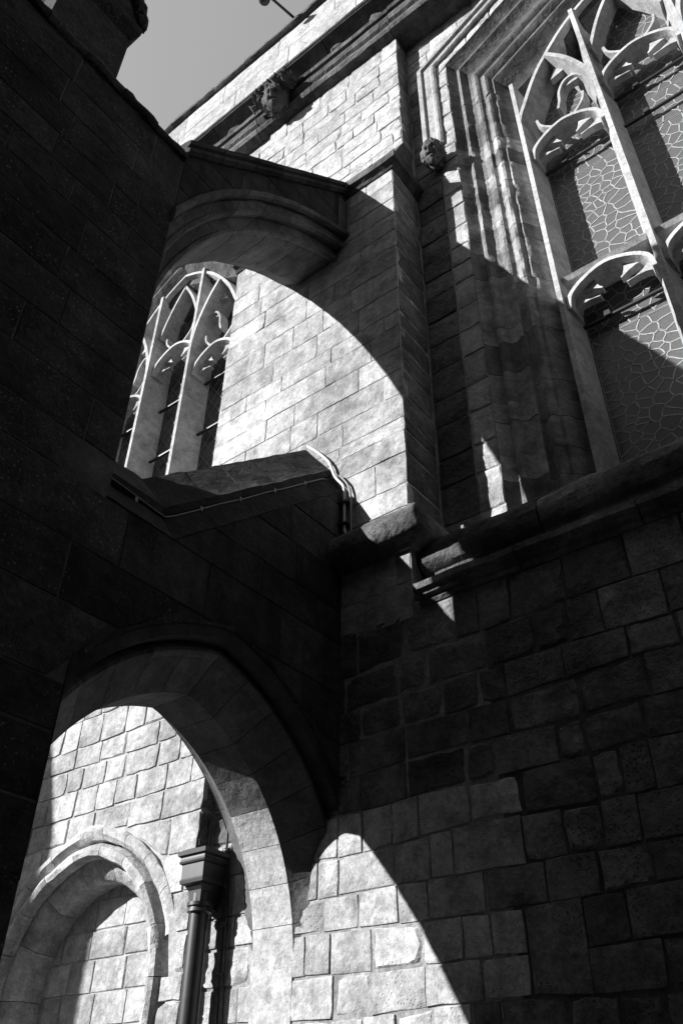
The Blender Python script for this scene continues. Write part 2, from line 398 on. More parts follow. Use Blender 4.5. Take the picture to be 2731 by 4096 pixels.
# ------------------------------------------------------------------ windows
YF = 5.88; YG = 6.30
def build_window(s, lead_kind):
    fx = [-1.70+s, -.66+s, .42+s, 1.46+s]
    c = WC+s
    mainL = catmull([(fx[0], 10.6), (-1.69+s, 10.95), (-1.573+s, 11.27), (-1.367+s, 11.76), (-1.153+s, 12.10), (-.895+s, 12.44), (-.635+s, 12.69), (-.40+s, 12.85), (c, 12.99)], 3)
    mir = lambda P: [(2*c-x, z) for x, z in P]
    big = [(-.085, 6.42), (-.085, 6.20), (-.06, 6.05), (-.028, YF), (.028, YF), (.06, 6.05), (.085, 6.20), (.085, 6.42)]
    mul = [(-.10, 6.42), (-.10, 6.22), (-.06, 6.10), (-.03, 5.85), (.03, 5.85), (.06, 6.10), (.10, 6.22), (.10, 6.42)]
    mid = [(-.04, 6.2), (-.04, 6.06), (-.024, 5.93), (.024, 5.93), (.04, 6.06), (.04, 6.2)]
    cv = [(a*.98, y+.003) for a, y in mul]; big2 = [(a*.97, y+.004) for a, y in big]
    thin = [(-.026, 6.16), (-.026, 6.07), (-.017, 5.99), (.017, 5.99), (.026, 6.07), (.026, 6.16)]
    win = bar('window', mainL+mir(mainL)[::-1][1:], big2, 'trac', church)
    win['label'] = 'tall three light traceried window right of the buttress' if s == 0 else 'lattice glazed window seen through the upper arch'
    for x in (fx[0], fx[3]):
        zz = 4.6
        while zz < 11.9:
            e = min(11.95, zz+U(.7, 1.2)); bar('frame_stone', [(x, zz+.002), (x, (zz+e)/2), (x, e-.002)], big, 'trac', win); zz = e
    for x in fx[1:3]:
        zz = 4.6
        while zz < 12.7:
            e = min(12.75, zz+U(.8, 1.3)); bar('mullion', [(x+U(-.002, .002), zz+.002), (x, (zz+e)/2), (x, e-.002)], mul, 'trac', win); zz = e
    # jamb stones with their run of mouldings, then the arch above
    jp = [(-2.49, 5.58), (-2.44, 5.66), (-2.385, 5.70), (-2.355, 5.66), (-2.325, 5.655), (-2.30, 5.69), (-2.26, 5.745), (-2.20, 5.76), (-2.165, 5.735), (-2.13, 5.72), (-2.10, 5.735), (-2.075, 5.77), (-2.05, 5.775), (-2.02, 5.735), (-1.985, 5.72), (-1.955, 5.74), (-1.925, 5.79), (-1.895, 5.785), (-1.86, 5.83), (-1.80, 5.93), (-1.75, 5.985), (-1.70, 6.0), (-1.63, 6.3), (-1.63, 6.5), (-2.49, 6.5)]
    for side in (1, -1):
        X = (lambda x: x+s) if side == 1 else (lambda x: 2*c-(x+s))
        d = lambda x: x-JX
        zk = lambda x: ZK-1.45*max(0, min(d(x), .85))
        vis = (side == 1 and s == 0)
        arr = (3, 4, 8, 9, 13, 14, 17)
        for lo_, hi_ in ((0, 11), (11, 25)):
            idx = list(range(lo_, hi_)) if lo_ == 0 else list(range(10, 25))
            zz = 4.25
            while zz < 11.78:
                e = zz+U(.2, .52)
                if e > 11.6: e = 11.78
                ring = []
                nr = 7 if vis else 1; jy = U(-.003, .003)
                for i_ in range(nr+1):
                    t = i_/nr; z = zz+.003+(e-zz-.006)*t; rg = []
                    for k_ in idx:
                        x, y = jp[k_]
                        if vis and k_ in arr: y += .034*max(0, noise.noise(Vector((k_//3*5.1, z*3.7, 2.)))+.08)+.018*max(0, noise.noise(Vector((k_*3.1, z*13., 7.))))
                        if k_ == 24 and lo_: x = jp[10][0]+.002
                        rg.append(nz((X(x), y+jy, z), 9, .005 if vis and y < 6 else .001))
                    if lo_ == 0: rg += [(X(jp[10][0]), 6.5, z), (X(-2.49), 6.5, z)]
                    ring.append(rg)
                loft('jamb_stone', ring, 'jamb', win, angle=30); zz = e
        # springer, straight up to the kink, and arch stones along the sloping head
        rings = [[(X(x), y, 11.783) for x, y in jp], [(X(x), y, max(11.79, zk(x))) for x, y in jp]]
        loft('jamb_stone', rings, 'jamb', win, angle=30)
        L = c-(JX+s); cuts = [0, .16, .34, .52, .7, .86, 1]
        for a, b in zip(cuts[:-1], cuts[1:]):
            rings = []
            for t in (a+.001, b-.001):
                rg = []
                for x, y in jp:
                    xe = x+s+(c-(x+s))*t
                    rg.append((xe if side == 1 else 2*c-xe, y, max(11.79, zk(x))+SL*(xe-(x+s))))
                rings.append(rg)
            loft('arch_stone', rings, 'carve', win, angle=30)
    # hood mould with its drop on the near side
    hpf = [(-.30, 5.6), (-.30, 5.53), (-.285, 5.515), (-.23, 5.52), (-.22, 5.56), (-.09, 5.56), (-.08, 5.53), (-.055, 5.515), (-.02, 5.52), (.005, 5.54), (.01, 5.6)]
    for side in (1, -1):
        X = (lambda x: x) if side == 1 else (lambda x: 2*c-x)
        x0 = JX-.17+s; zt = ZK+.12
        rings = [[(X(x0+a), y, z+(-.55*a if z > 12 else 0)) for a, y in hpf] for z in (10.98, 12.0, zt)]
        rings += [[(X(x0+a+(c-(x0+a))*t), y, zt-.55*a-.0+SL*(c-(x0+a))*t+.0) for a, y in hpf] for t in (.33, .66, 1)]
        loft('hood_mould', rings, 'pale', win, angle=30)
    # cusped heads: two side lights and the taller middle light, upper and lower tier
    def light_head(xa, xb, zap, drop, tail, low=False):
        w = xb-xa; xm = (xa+xb)/2; h = drop
        P = [(xa+.06, zap-h*1.15), (xa+.10, zap-h*.62), (xa+w*.26, zap-h*.22), (xm, zap), (xb-w*.26, zap-h*.22), (xb-.10, zap-h*.62), (xb-.06, zap-h*1.15)]
        bar('light_head', catmull(P, 4), mid, 'trac', win)
        for sg in (1, -1):
            q = lambda x: x if sg == 1 else 2*xm-x
            # cusps: curved spikes growing from the head
            for (bx0, bz0, bx1, bz1, tx, tz) in ((xa+.08, zap-h*1.0, xa+.115, zap-h*.56, xa+w*.36, zap-h*.93), (xa+.16, zap-h*.46, xa+w*.34, zap-h*.14, xm-w*.10, zap-h*.66)):
                pl = [(bx0, bz0), (bx0+(tx-bx0)*.3, bz0+(tz-bz0)*.3+.03), (bx0+(tx-bx0)*.65, bz0+(tz-bz0)*.65+.025), (tx-.006, tz-.004), (tx+.008, tz+.01), (bx1+(tx-bx1)*.65, bz1+(tz-bz1)*.65-.03), (bx1+(tx-bx1)*.3, bz1+(tz-bz1)*.3-.035), (bx1, bz1)]
                rings = [[(q(x), y, z) for x, z in pl] for y in (6.03, 6.12)]
                loft('cusp', rings, 'trac', win)
            if tail:
                bar('ogee_tail', [(q(x), z) for x, z in catmull([(xm-.02, zap-.01), (xm-w*.16, zap+.09), (xm-w*.28, zap+.26), (xm-w*.31, zap+.42)], 4)], thin, 'trac', win)
    for i in range(3):
        xa, xb = fx[i], fx[i+1]
        light_head(xa, xb, 11.13 if i == 1 else 10.47, .42, True)
        if s == 0:
            light_head(xa, xb, 7.52, .38, False, True)
            bar('transom', [(xa+.05, 7.60), (xb-.05, 7.60)], [(-.045, 6.4), (-.045, 5.97), (.0, 5.93), (.045, 5.97), (.045, 6.4)], 'trac', win)
    # curved bars from each mullion out to the main arch, with cusps
    for sg in (1, -1):
        q = lambda x: (x+s) if sg == 1 else 2*c-(x+s)
        bar('tracery_bar', [(q(x), z) for x, z in catmull([(-.665, 10.75), (-.70, 11.0), (-.778, 11.30), (-.933, 11.70), (-1.141, 12.06)], 4)], cv, 'trac', win)
        bar('tracery_bar', [(q(x), z) for x, z in catmull([(-.70, 11.05), (-.86, 11.36), (-1.02, 11.40), (-1.13, 11.22), (-1.16, 11.0), (-1.2, 10.85)], 4)], thin, 'trac', win)
        bar('tracery_bar', [(q(x), z) for x, z in catmull([(-.60, 11.6), (-.45, 12.05), (-.3, 12.4), (-.12, 12.72)], 4)], mid, 'trac', win)
        for (x0, z0, x1, z1, x2, z2) in ((-.80, 11.32, -.9, 11.58, -1.06, 11.3), (-.98, 11.74, -1.1, 11.95, -1.2, 11.68)):
            loft('cusp', [[(q(x), y, z) for x, z in ((x0, z0), (x1, z1), (x2, z2))] for y in (6.03, 6.12)], 'trac', win)
    # saddle bars
    zb = [6.05, 7.02, 8.87, 9.98, 10.62] if s == 0 else [5.6, 6.65, 7.78, 8.86, 9.97]
    for i in range(3):
        for z in zb:
            if z > 10 and i != 1: continue
            if s == 0 and z in (6.05, 8.87): continue
            o = bar('saddle_bar', [(fx[i]+.08, z), (fx[i+1]-.08, z)], [(-.014, 6.23), (-.014, 6.19), (.014, 6.19), (.014, 6.23)], 'iron', win)
            if s == 0: loft('bar_clip', [[((fx[i]+fx[i+1])/2-.16+dx, 6.17, z-.01+dz) for dx, dz in ((-.035, 0), (.035, 0), (.03, .07), (-.03, .07))], [((fx[i]+fx[i+1])/2-.16+dx, 6.235, z-.01+dz) for dx, dz in ((-.035, 0), (.035, 0), (.03, .07), (-.03, .07))]], 'iron', o)
        if s != 0:
            xx = fx[i]+.08+.62
            tube('stanchion', [(xx, 6.17, 4.9), (xx, 6.17, 10.2)], .011, 'iron', win)
            for z in zb: tube('bar_knob', [(xx, 6.14, z-.03), (xx, 6.14, z), (xx, 6.14, z+.03)], [.02, .034, .02], 'iron', win)
    # glazing
    rr = random.Random(3 if s == 0 else 5)
    PANES = []
    if s == 0:
        for i in range(3):
            xa, xb = fx[i]+.05, fx[i+1]-.05
            z0, z1 = (4.75, 12.3 if i != 1 else 12.9)
            mk('glass_backing', *box(xa, xb, YG+.006, YG+.02, z0, z1), 'iron', win); LV = []; LF = []
            if i == 2:
                mk('pane', *box(xa+.02, xb-.02, YG-.002, YG+.002, z0+.02, z1-.02), 'glassb', win); continue
            lo = 4.78 if i == 0 else 6.4
            panels = [(lo, 6.86), (6.88, 7.58), (7.66, 9.74), (9.77, 12.2)] if i == 0 else [(6.4, 7.58), (7.66, 9.74), (9.77, 10.36), (10.39, 12.8)]
            if i == 1: mk('pane', *box(xa+.02, xb-.02, YG-.002, YG+.002, 4.78, 6.39), 'glassb', win)
            for (pa, pb) in panels:
                seeds = []
                want = int((xb-xa)*(pb-pa)/(.019 if i == 0 else .021))
                tries = 0
                while len(seeds) < want and tries < 4000:
                    tries += 1; q_ = (rr.uniform(xa+.07, xb-.07), rr.uniform(pa+.03, pb-.03))
                    md = .05+.10*(.5+.5*noise.noise(Vector((q_[0]*2.1, q_[1]*1.7, i*3.))))
                    if all(math.hypot(q_[0]-t[0], (q_[1]-t[1])*1.25) > md for t in seeds): seeds.append(q_)
                for k, sd in enumerate(seeds):
                    P = [(xa+.055, pa), (xb-.055, pa), (xb-.055, pb), (xa+.055, pb)]
                    for t in seeds:
                        if t is sd or abs(t[1]-sd[1]) > .6: continue
                        dx, dz = t[0]-sd[0], t[1]-sd[1]; l = math.hypot(dx, dz)
                        P = hp(P, dx/l, dz/l, (dx*(t[0]+sd[0])+dz*(t[1]+sd[1]))/2/l-.0065)
                        if len(P) < 3: break
                    if len(P) < 3: continue
                    Q = []
                    for j in range(len(P)):
                        a_, b_ = P[j], P[(j+1) % len(P)]; l = math.hypot(b_[0]-a_[0], b_[1]-a_[1]); kk = max(1, min(4, int(l/.035)))
                        for e_ in range(kk):
                            x, z = a_[0]+(b_[0]-a_[0])*e_/kk, a_[1]+(b_[1]-a_[1])*e_/kk
                            wv = noise.noise_vector(Vector((x*7, z*7, i*5.)))*.035
                            f_ = min(1, max(0, min(x-xa-.055, xb-.055-x))*12, max(0, min(z-pa, pb-z))*12)
                            Q.append((x+wv.x*f_, z+wv.y*f_))
                    P = Q
                    tu, tv = rr.uniform(-.02, .02), rr.uniform(-.02, .02); cc = cen(P); n = len(P)
                    V = [(x, YG-.002+tu*(x-cc[0])+tv*(z-cc[1]), z) for x, z in P]+[(x, YG+.006, z) for x, z in P]
                    F = [tuple(range(n))]+[(j, (j+1) % n, n+(j+1) % n, n+j) for j in range(n)]
                    PANES.append((abs(area(P)), V, F))
                    for j in range(n):
                        a_, b_ = P[j], P[(j+1) % n]; dx, dz = b_[0]-a_[0], b_[1]-a_[1]; l = math.hypot(dx, dz)
                        if l < .012: continue
                        ox, oz = dz/l*.0058, -dx/l*.0058; kk = len(LV); ix, iz = -ox*.1, -oz*.1
                        LV.extend([(a_[0]+ix, YG-.006, a_[1]+iz), (b_[0]+ix, YG-.006, b_[1]+iz), (b_[0]+ox, YG-.007, b_[1]+oz), (a_[0]+ox, YG-.007, a_[1]+oz)]); LF.append((kk, kk+1, kk+2, kk+3))
                # border strip of small oblong panes
                for xx0, xx1 in ((xa+.004, xa+.045), (xb-.045, xb-.004)):
                    z = pa
                    while z < pb-.02:
                        e = min(pb, z+rr.uniform(.3, .5)); mk('pane', *box(xx0, xx1, YG-.003, YG+.006, z+.006, e-.006), 'glassb', win, angle=0, kind=None); z = e
            mk('leading', LV, LF, 'lead', win, angle=0, recalc=False)
    else:
        for i in range(3):
            xa, xb = fx[i]+.05, fx[i+1]-.05; z0, z1 = 4.75, 12.3
            mk('pane', *box(xa, xb, YG+.004, YG+.012, z0, z1), 'quarry', win)
            V = []; F = []
            def strip(a, b):
                d = Vector((b[0]-a[0], b[1]-a[1])); n = Vector((d.y, -d.x)).normalized()*.0045; k = len(V)
                for y in (YG+.004, YG-.004):
                    V.extend([(a[0]+n.x, y, a[1]+n.y), (a[0]-n.x, y, a[1]-n.y), (b[0]-n.x, y, b[1]-n.y), (b[0]+n.x, y, b[1]+n.y)])
                F.extend([(k+4, k+5, k+6, k+7), (k, k+1, k+5, k+4), (k+2, k+3, k+7, k+6), (k+1, k+2, k+6, k+5), (k, k+4, k+7, k+3)])
            zz = z0-1.4
            while zz < z1:
                for sg in (1, -1):
                    a = (xa, zz) if sg == 1 else (xb, zz); b = (xb, zz+(xb-xa)*1.45) if sg == 1 else (xa, zz+(xb-xa)*1.45)
                    t0 = max(0, (z0-a[1])/(b[1]-a[1])); t1 = min(1, (z1-a[1])/(b[1]-a[1]))
                    if t1 > t0: strip((a[0]+(b[0]-a[0])*t0, a[1]+(b[1]-a[1])*t0), (a[0]+(b[0]-a[0])*t1, a[1]+(b[1]-a[1])*t1))
                zz += .3
            mk('lattice_lead', V, F, 'leadd', win, angle=0)
    PANES.sort(key=lambda q_: -q_[0])
    for a_, V, F in PANES[:270]: mk('pane', V, F, 'glassb', win, angle=0)
    if len(PANES) > 270: mk('small_panes', *merge(*[(V, F) for a_, V, F in PANES[270:]]), 'glassb', win, angle=0, kind='stuff')
    # dark room behind
    mk('window_back', *box(fx[0]-.3, fx[3]+.3, 6.52, 6.56, 4.0, 13.6), 'iron', win)
    return win
winR = build_window(0, 'mosaic')
winL = build_window(BAY, 'lattice')

# carved head at the end of the hood mould
def carved_head(name, C, rad, face, mat, parent, seed, label):
    bm = bmesh.new(); bmesh.ops.create_icosphere(bm, subdivisions=5, radius=1)
    f = Vector(face).normalized(); up = Vector((0, 0, 1)); s_ = f.cross(up).normalized(); up = s_.cross(f)
    V = []
    for v in bm.verts:
        q = v.co; a, b, h = q.dot(Vector((1, 0, 0))), q.dot(Vector((0, 1, 0))), q.z     # a side, b front, h up
        G = lambda x, y, sx, sy: math.exp(-((a-x)/sx)**2-((h-y)/sy)**2)
        fr_ = 1 if b > 0 else 0
        d = 1.
        d += fr_*(.38*G(0, -.05, .12, .24)+.2*(G(.32, .28, .2, .09)+G(-.32, .28, .2, .09))-.28*(G(.3, .1, .15, .1)+G(-.3, .1, .15, .1))
                  + .1*(G(.42, -.2, .2, .18)+G(-.42, -.2, .2, .18))-.2*G(0, -.44, .3, .06)+.12*G(0, -.56, .2, .07)+.16*G(0, -.78, .25, .16))
        hair = max(0, min(1, (h-.28)*3)) if b > -.1 else 1.
        hair = max(hair, min(1, max(0, (abs(a)-.72)*5)))
        d += hair*(.18+.22*noise.noise(Vector((a*5, b*5, h*7+seed)))+.14*noise.noise(Vector((a*13, b*13, h*13))))
        d += .04*noise.noise(Vector((a, b, h))*4+Vector((seed, 0, 0)))
        p = s_*(a*.82*d)+f*(b*.85*d)+up*(h*1.1*d)
        V.append(Vector(C)+p*rad)
    F = [tuple(v.index for v in g_.verts) for g_ in bm.faces]; bm.free()
    return mk(name, V, F, mat, parent, angle=60, label=label)
carved_head('head_stop', (-2.755, 5.40, 10.56), .165, (.1, -1, -.3), 'worn_shaded', winR, 3.1, 'carved stone face at the foot of the hood mould')
# grotesque on the cornice: head with a ragged mane and a stooping body
gb = carved_head('carved_corbel', (-5.46, 4.98, 14.60), .235, (.35, -.9, -.25), 'carve', church, 8.7, 'weathered carved beast head with a ragged mane on the cornice')
for i in range(60):
    a = U(-.1, 1.15)*math.pi; r_ = U(.14, .40); cx_, cz_ = -5.48+r_*math.cos(a)*1.15, 14.86+r_*math.sin(a)*1.
    bm = bmesh.new(); bmesh.ops.create_icosphere(bm, subdivisions=1, radius=U(.035, .085))
    V = [(cx_+v.co.x*U(.7, 1.4), U(4.8, 5.05)+v.co.y, cz_+v.co.z*U(.7, 1.4)) for v in bm.verts]
    F = [tuple(v.index for v in f.verts) for f in bm.faces]; bm.free(); mk('leaf_tuft', V, F, 'carve', gb)

# ================================================================== buttress on the wall
butt = thing('wall_buttress', 'broad projecting stone buttress between the two windows, lit on its front', 'buttress', (-4.5, 5.1))
bcore = mk('buttress_core', *box(BL+.008, BR-.008, D+.008, 6.0, 3.46, 10.12), 'mortar_l', butt)
zs = [3.46, 3.80, 4.13, 4.55, 4.88, 5.25, 5.53, 5.7, 6.02, 6.38, 6.71, 7.05, 7.3, 7.68, 8.1, 8.45, 8.78, 9.12, 9.45, 9.8, 10.14]
def hidden_by_arches(P):
    c = cen(P)
    if -4.95 < c[0] < -4.05:
        if 3.4 < c[1] < 5.2 or 9.3 < c[1] < 10.2: return None
    return P
for P in ashlar(zs, BL, BR, .35, .95, .0035, hidden_by_arches, wob=.0025, wave=.006):
    c = cen(P)
    if U(0, 1) < .09:      # decayed stones: sunk and ragged
        stone(bcore, P, PY(D), 'pale', bev=.012, proud=-.001, rough=.007, jit=.012, step=.07); continue
    stone(bcore, P, PY(D), 'pale', bev=.002 if U(0, 1) > .25 else .012, proud=U(-.0015, .0015), rough=.002 if U(0, 1) > .15 else .007, jit=.005, step=.1)
for P in ashlar(zs, D+.002, UW, .5, .8, .008): stone(bcore, P, PX(BR-.001), 'worn_shaded', bev=.012, proud=U(-.004, .003), rough=.006, jit=.008, step=.14)
prof = [(-.05, 4.12), (.03, 4.13), (.06, 4.17), (.14, 4.19), (.19, 4.25), (.205, 4.33), (.19, 4.41), (.13, 4.48), (.05, 4.545), (0, 4.57), (-.05, 4.57)]
mould_path('string_course', prof, [(BL-.02, D), (BR, D), (BR, UW+.05)], 'mould', butt, amp=.012)
# weathered offset and the thinner upper stage
prof = [(-.1, 10.06), (.02, 10.08), (.05, 10.14), (.10, 10.17), (.11, 10.26), (.07, 10.32), (-.02, 10.40), (-.1, 10.38)]
mould_path('drip_mould', prof, [(BL-.02, D), (BR, D), (BR, UW)], 'carve', butt, amp=.018)
mould_x('weathering', [(5.5, 10.3), (5.0, 10.36), (5.05, 10.5), (5.2, 10.9), (5.29, 11.12), (5.5, 11.14)], BL, BR+.005, 'carve', butt, amp=.016, step=.1, block=.8)
ucore = mk('upper_stage', *box(BL+.008, BR-.008, 5.311, 6.0, 10.12, 14.4), 'mortar_l', butt)
zs = courses(11.0, 14.4, .27, .36)
for P in ashlar(zs, BL, BR, .3, .8, .0045, wob=.004, jump=.05, wave=.008): stone(ucore, P, PY(5.30), 'high', bev=.004 if U(0, 1) > .3 else .026, proud=U(-.004, .004), rough=.006, jit=.012, step=.1)
for P in ashlar(zs, 5.302, UW, .3, .5, .008): stone(ucore, P, PX(BR-.001), 'worn_shaded', bev=.012, proud=U(-.004, .003), rough=.007, jit=.008, step=.12)

# ================================================================== outer pier and the two flying arches
pier = thing('outer_pier', 'sooty free standing stone pier filling the left side, crowned by a pinnacle', 'pier', (-4.5, 1.))
bridge = thing('flying_buttress', 'lower flying buttress with a pointed archway and steep sloping coping', 'flying buttress', (-4.5, 3.7), 'flying buttresses')
flyer = thing('flying_buttress', 'upper flying buttress, a moulded half arch leaning against the broad buttress', 'flying buttress', (-4.5, 4.2), 'flying buttresses')
YE = -.7
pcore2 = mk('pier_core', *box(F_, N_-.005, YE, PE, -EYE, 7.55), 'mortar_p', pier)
# bridge core with its arch opening
CY1, CY2, CZ, RS, RX = 3.392, 4.088, 1.05, 1.608, 2.0
def ext(y, r):
    cy = CY1 if y > 3.74 else CY2
    return CZ+math.sqrt(max(0, r*r-(y-cy)**2))
def eave(y): return 3.44+.875*max(0, y-3.07)
def strips(ys, lo, hi, x0, x1):
    V = []; F = []
    for y in ys: V += [(x0, y, lo(y)), (x0, y, hi(y)), (x1, y, lo(y)), (x1, y, hi(y))]
    for i in range(len(ys)-1):
        a = 4*i; b = a+4
        F += [(a, a+1, b+1, b), (a+2, b+2, b+3, a+3), (a, b, b+2, a+2), (a+1, a+3, b+3, b+1)]
    F += [(0, 2, 3, 1), (4*len(ys)-4, 4*len(ys)-3, 4*len(ys)-1, 4*len(ys)-2)]
    return V, F
ys = [PE+(5.05-PE)*i/40 for i in range(41)]
brc = mk('bridge_core', *strips(ys, lambda y: ext(y, 1.9), lambda y: eave(y)-.01, N_-.006, F_), 'mortar_k', bridge)
def clip_bridge(P):
    c = cen(P)
    if c[0] < 2.48 and c[1] < 7.6: pass
    if c[0] > PE-.3:
        P = hp(P, -.875, 1, 3.43-.875*3.07) if c[0] > 3.07 else hp(P, 0, 1, 3.43) if c[1] < 3.9 and c[0] > PE else P
        if not P or len(P) < 3: return None
        if abs(c[0]-3.74) < .2 and c[1] < 3.2: P = hp(P, 0, -1, -3.04)
        elif c[1] < 3.2: P = out_circle(P, CY1 if c[0] > 3.74 else CY2, CZ, RX+.006)
        if not P or len(P) < 3: return None
        if cen(P)[1] < 2.1 and cen(P)[0] > 2.4 and False: return None
    return P
zs = [1.436, 1.81, 2.097, 2.575, 2.98, 3.43, 3.745]
# pier courses below the bridge level
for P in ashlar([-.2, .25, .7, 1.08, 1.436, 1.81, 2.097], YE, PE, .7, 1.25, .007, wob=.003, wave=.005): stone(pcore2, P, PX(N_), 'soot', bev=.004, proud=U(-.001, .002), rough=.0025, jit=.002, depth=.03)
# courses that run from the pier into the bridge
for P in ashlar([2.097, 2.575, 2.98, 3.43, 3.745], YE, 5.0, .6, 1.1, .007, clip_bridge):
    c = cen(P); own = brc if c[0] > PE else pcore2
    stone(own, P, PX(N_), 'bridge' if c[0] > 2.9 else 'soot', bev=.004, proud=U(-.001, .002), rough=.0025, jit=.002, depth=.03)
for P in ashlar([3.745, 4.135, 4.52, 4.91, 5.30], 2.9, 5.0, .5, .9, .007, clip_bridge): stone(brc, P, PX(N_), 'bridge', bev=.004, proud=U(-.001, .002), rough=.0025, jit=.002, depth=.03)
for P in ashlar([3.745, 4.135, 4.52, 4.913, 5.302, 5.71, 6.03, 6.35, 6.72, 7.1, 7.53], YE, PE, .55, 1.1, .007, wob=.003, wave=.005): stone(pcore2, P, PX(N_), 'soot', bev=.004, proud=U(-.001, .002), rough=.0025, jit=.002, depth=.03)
# archway voussoirs: hollow, roll, plain chamfer, soffit (mirrored on the far side)
outer = [(2.012, N_-.06), (2.012, N_+.004), (1.985, N_+.004), (1.90, N_-.11), (1.89, N_-.14), (1.91, N_-.25), (2.012, N_-.3)]
half = [(1.93, N_-.2), (1.885, N_-.135), (1.87, N_-.13), (1.852, N_-.115), (1.828, N_-.115), (1.81, N_-.135), (1.80, N_-.17), (1.785, N_-.185), (1.775, N_-.205), (RS+.015, -4.265), (RS, -4.285)]
inner = half+[(r, 2*CX-x) for r, x in half[::-1]]
outer2 = [(r, 2*CX-x) for r, x in outer]
def crown(r): return math.acos((3.74-CY1)/r)
nv = 8
soff = [(RS, -4.2855), (RS, -4.6645), (RS+.1, -4.6645), (RS+.1, -4.2855)]
inner = half[:-1]+[(RS+.002, -4.2835), (RS+.15, -4.285)]; inner2 = [(r, 2*CX-x) for r, x in inner]
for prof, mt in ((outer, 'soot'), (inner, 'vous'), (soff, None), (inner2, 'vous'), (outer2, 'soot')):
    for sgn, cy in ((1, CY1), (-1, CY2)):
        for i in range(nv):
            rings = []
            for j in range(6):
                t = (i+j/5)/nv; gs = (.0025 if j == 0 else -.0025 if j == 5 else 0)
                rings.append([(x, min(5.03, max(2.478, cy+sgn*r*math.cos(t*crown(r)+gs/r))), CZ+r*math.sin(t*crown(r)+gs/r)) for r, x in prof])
            loft('voussoir', rings, mt or ('vous' if (sgn == -1 or i > 3) else 'lit_arch'), bridge, angle=28)  # one stone painted in two tones, pale where sun strikes the soffit
# jambs below the springing
for z0, z1 in ((-EYE, -.7), (-.697, -.1), (-.097, .5), (.503, 1.047)):
    for ya, yb in ((4.97, 5.002),):
        mk('jamb_stone', *box(-4.665, -4.285, D-.004, D+.05, z0, z1), 'lit_arch', bridge)  # sunlit tone painted on, as on the soffit above
# sloping coping of the bridge
for i, (a, b) in enumerate([(2.482, 3.064)]+[(3.07+k*.386, 3.07+(k+1)*.386-.005) for k in range(5)]):
    rings = []
    w_ = U(-.004, .004)
    for j in range(8):
        y = a+(b-a)*j/7; e = eave(y)
        rings.append([nz((x, y, e+z+w_), 5, .012) for x, z in ((N_-.02, -.03), (N_+.004, -.005), (N_-.05, .075), (N_-.10, .16), (N_-.165, .25), (N_-.15, .265), (N_-.15, .345), (N_-.18, .365), (-4.17, .50), (-4.29, .655), (-4.39, .79), (-4.47, .80), (F_+.25, .36), (F_-.02, .0), (F_+.02, -.03))])
    loft('coping_stone', rings, 'bridge', bridge, angle=24)

# upper flying arch
FY, FZ, FR = 6.866, 4.955, 4.362
def fl(y, r): return FZ+math.sqrt(max(0, r*r-(y-FY)**2))
def ftop(y): return 7.62+1.0175*(y-2.448)
ys = [PE-.02+(5.05-PE)*i/36 for i in range(37)]
flc = mk('flyer_core', *strips(ys, lambda y: fl(y, FR+.3), lambda y: max(fl(y, FR+.3)+.01, ftop(y)-.05), N_-.006, F_), 'mortar_k', flyer)
def clip_fly(P):
    P = hp(P, -1.0175, 1, 7.60-1.0175*2.448)
    if len(P) < 3: return None
    P = out_circle(P, FY, FZ, FR+.36); return P if len(P) >= 3 else None
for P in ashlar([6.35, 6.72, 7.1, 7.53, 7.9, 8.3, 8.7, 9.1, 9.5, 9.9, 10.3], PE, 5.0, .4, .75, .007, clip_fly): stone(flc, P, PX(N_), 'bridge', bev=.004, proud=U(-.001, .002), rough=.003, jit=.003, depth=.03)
half = [(FR+.36, N_-.03), (FR+.375, N_+.04), (FR+.345, N_+.06), (FR+.31, N_+.045), (FR+.30, N_-.05), (FR+.215, N_-.06), (FR+.20, N_-.035), (FR+.165, N_-.03), (FR+.15, N_-.07), (FR+.165, N_-.15), (FR+.06, N_-.16), (FR+.045, N_-.135), (FR+.012, N_-.14), (FR+.0, N_-.18), (FR+.022, N_-.225), (FR, N_-.28)]
prof = half+[(FR, -4.66), (FR+.03, -4.70), (FR+.12, -4.84), (FR+.15, -4.9), (FR+.3, F_), (FR+.36, F_+.01)]
nf = 7
def fang(y, r): return math.acos(min(1., (FY-y)/r))
for i in range(nf):
    rings = []
    for j in range(9):
        t = (i+j/8)/nf; gs = .005 if j == 0 else -.005 if j == 8 else 0
        rg = []
        for r, x in prof:
            a0, a1 = fang(2.47, r), fang(5.01, r); a = a0+(a1-a0)*t+gs/r
            rg.append((x, FY-r*math.cos(a), FZ+r*math.sin(a)))
        rings.append([nz(q_, 6, .007) for q_ in rg])
    loft('voussoir', rings, 'vous', flyer, angle=28)
for k in range(6):
    a = 2.46+k*.424; b = a+.418; rings = []; w_ = U(-.006, .006)
    for j in range(5):
        y = a+(b-a)*j/4; e = ftop(y)
        rings.append([nz((x, y, e+z+w_), 4, .007) for x, z in ((N_+.0, -.03), (N_+.03, -.035), (N_+.07, .0), (N_+.07, .05), (N_+.03, .08), (N_+.025, .11), (N_+.06, .13), (N_+.06, .2), (N_-.02, .25), (CX, .38), (F_+.02, .25), (F_-.06, .2), (F_-.06, .0), (F_, -.03))])
    loft('coping_stone', rings, 'bridge', flyer, angle=30)
mk('wall_block', *box(N_-.2, N_+.018, 4.82, 5.0, 9.25, 9.95), 'vous', flyer)

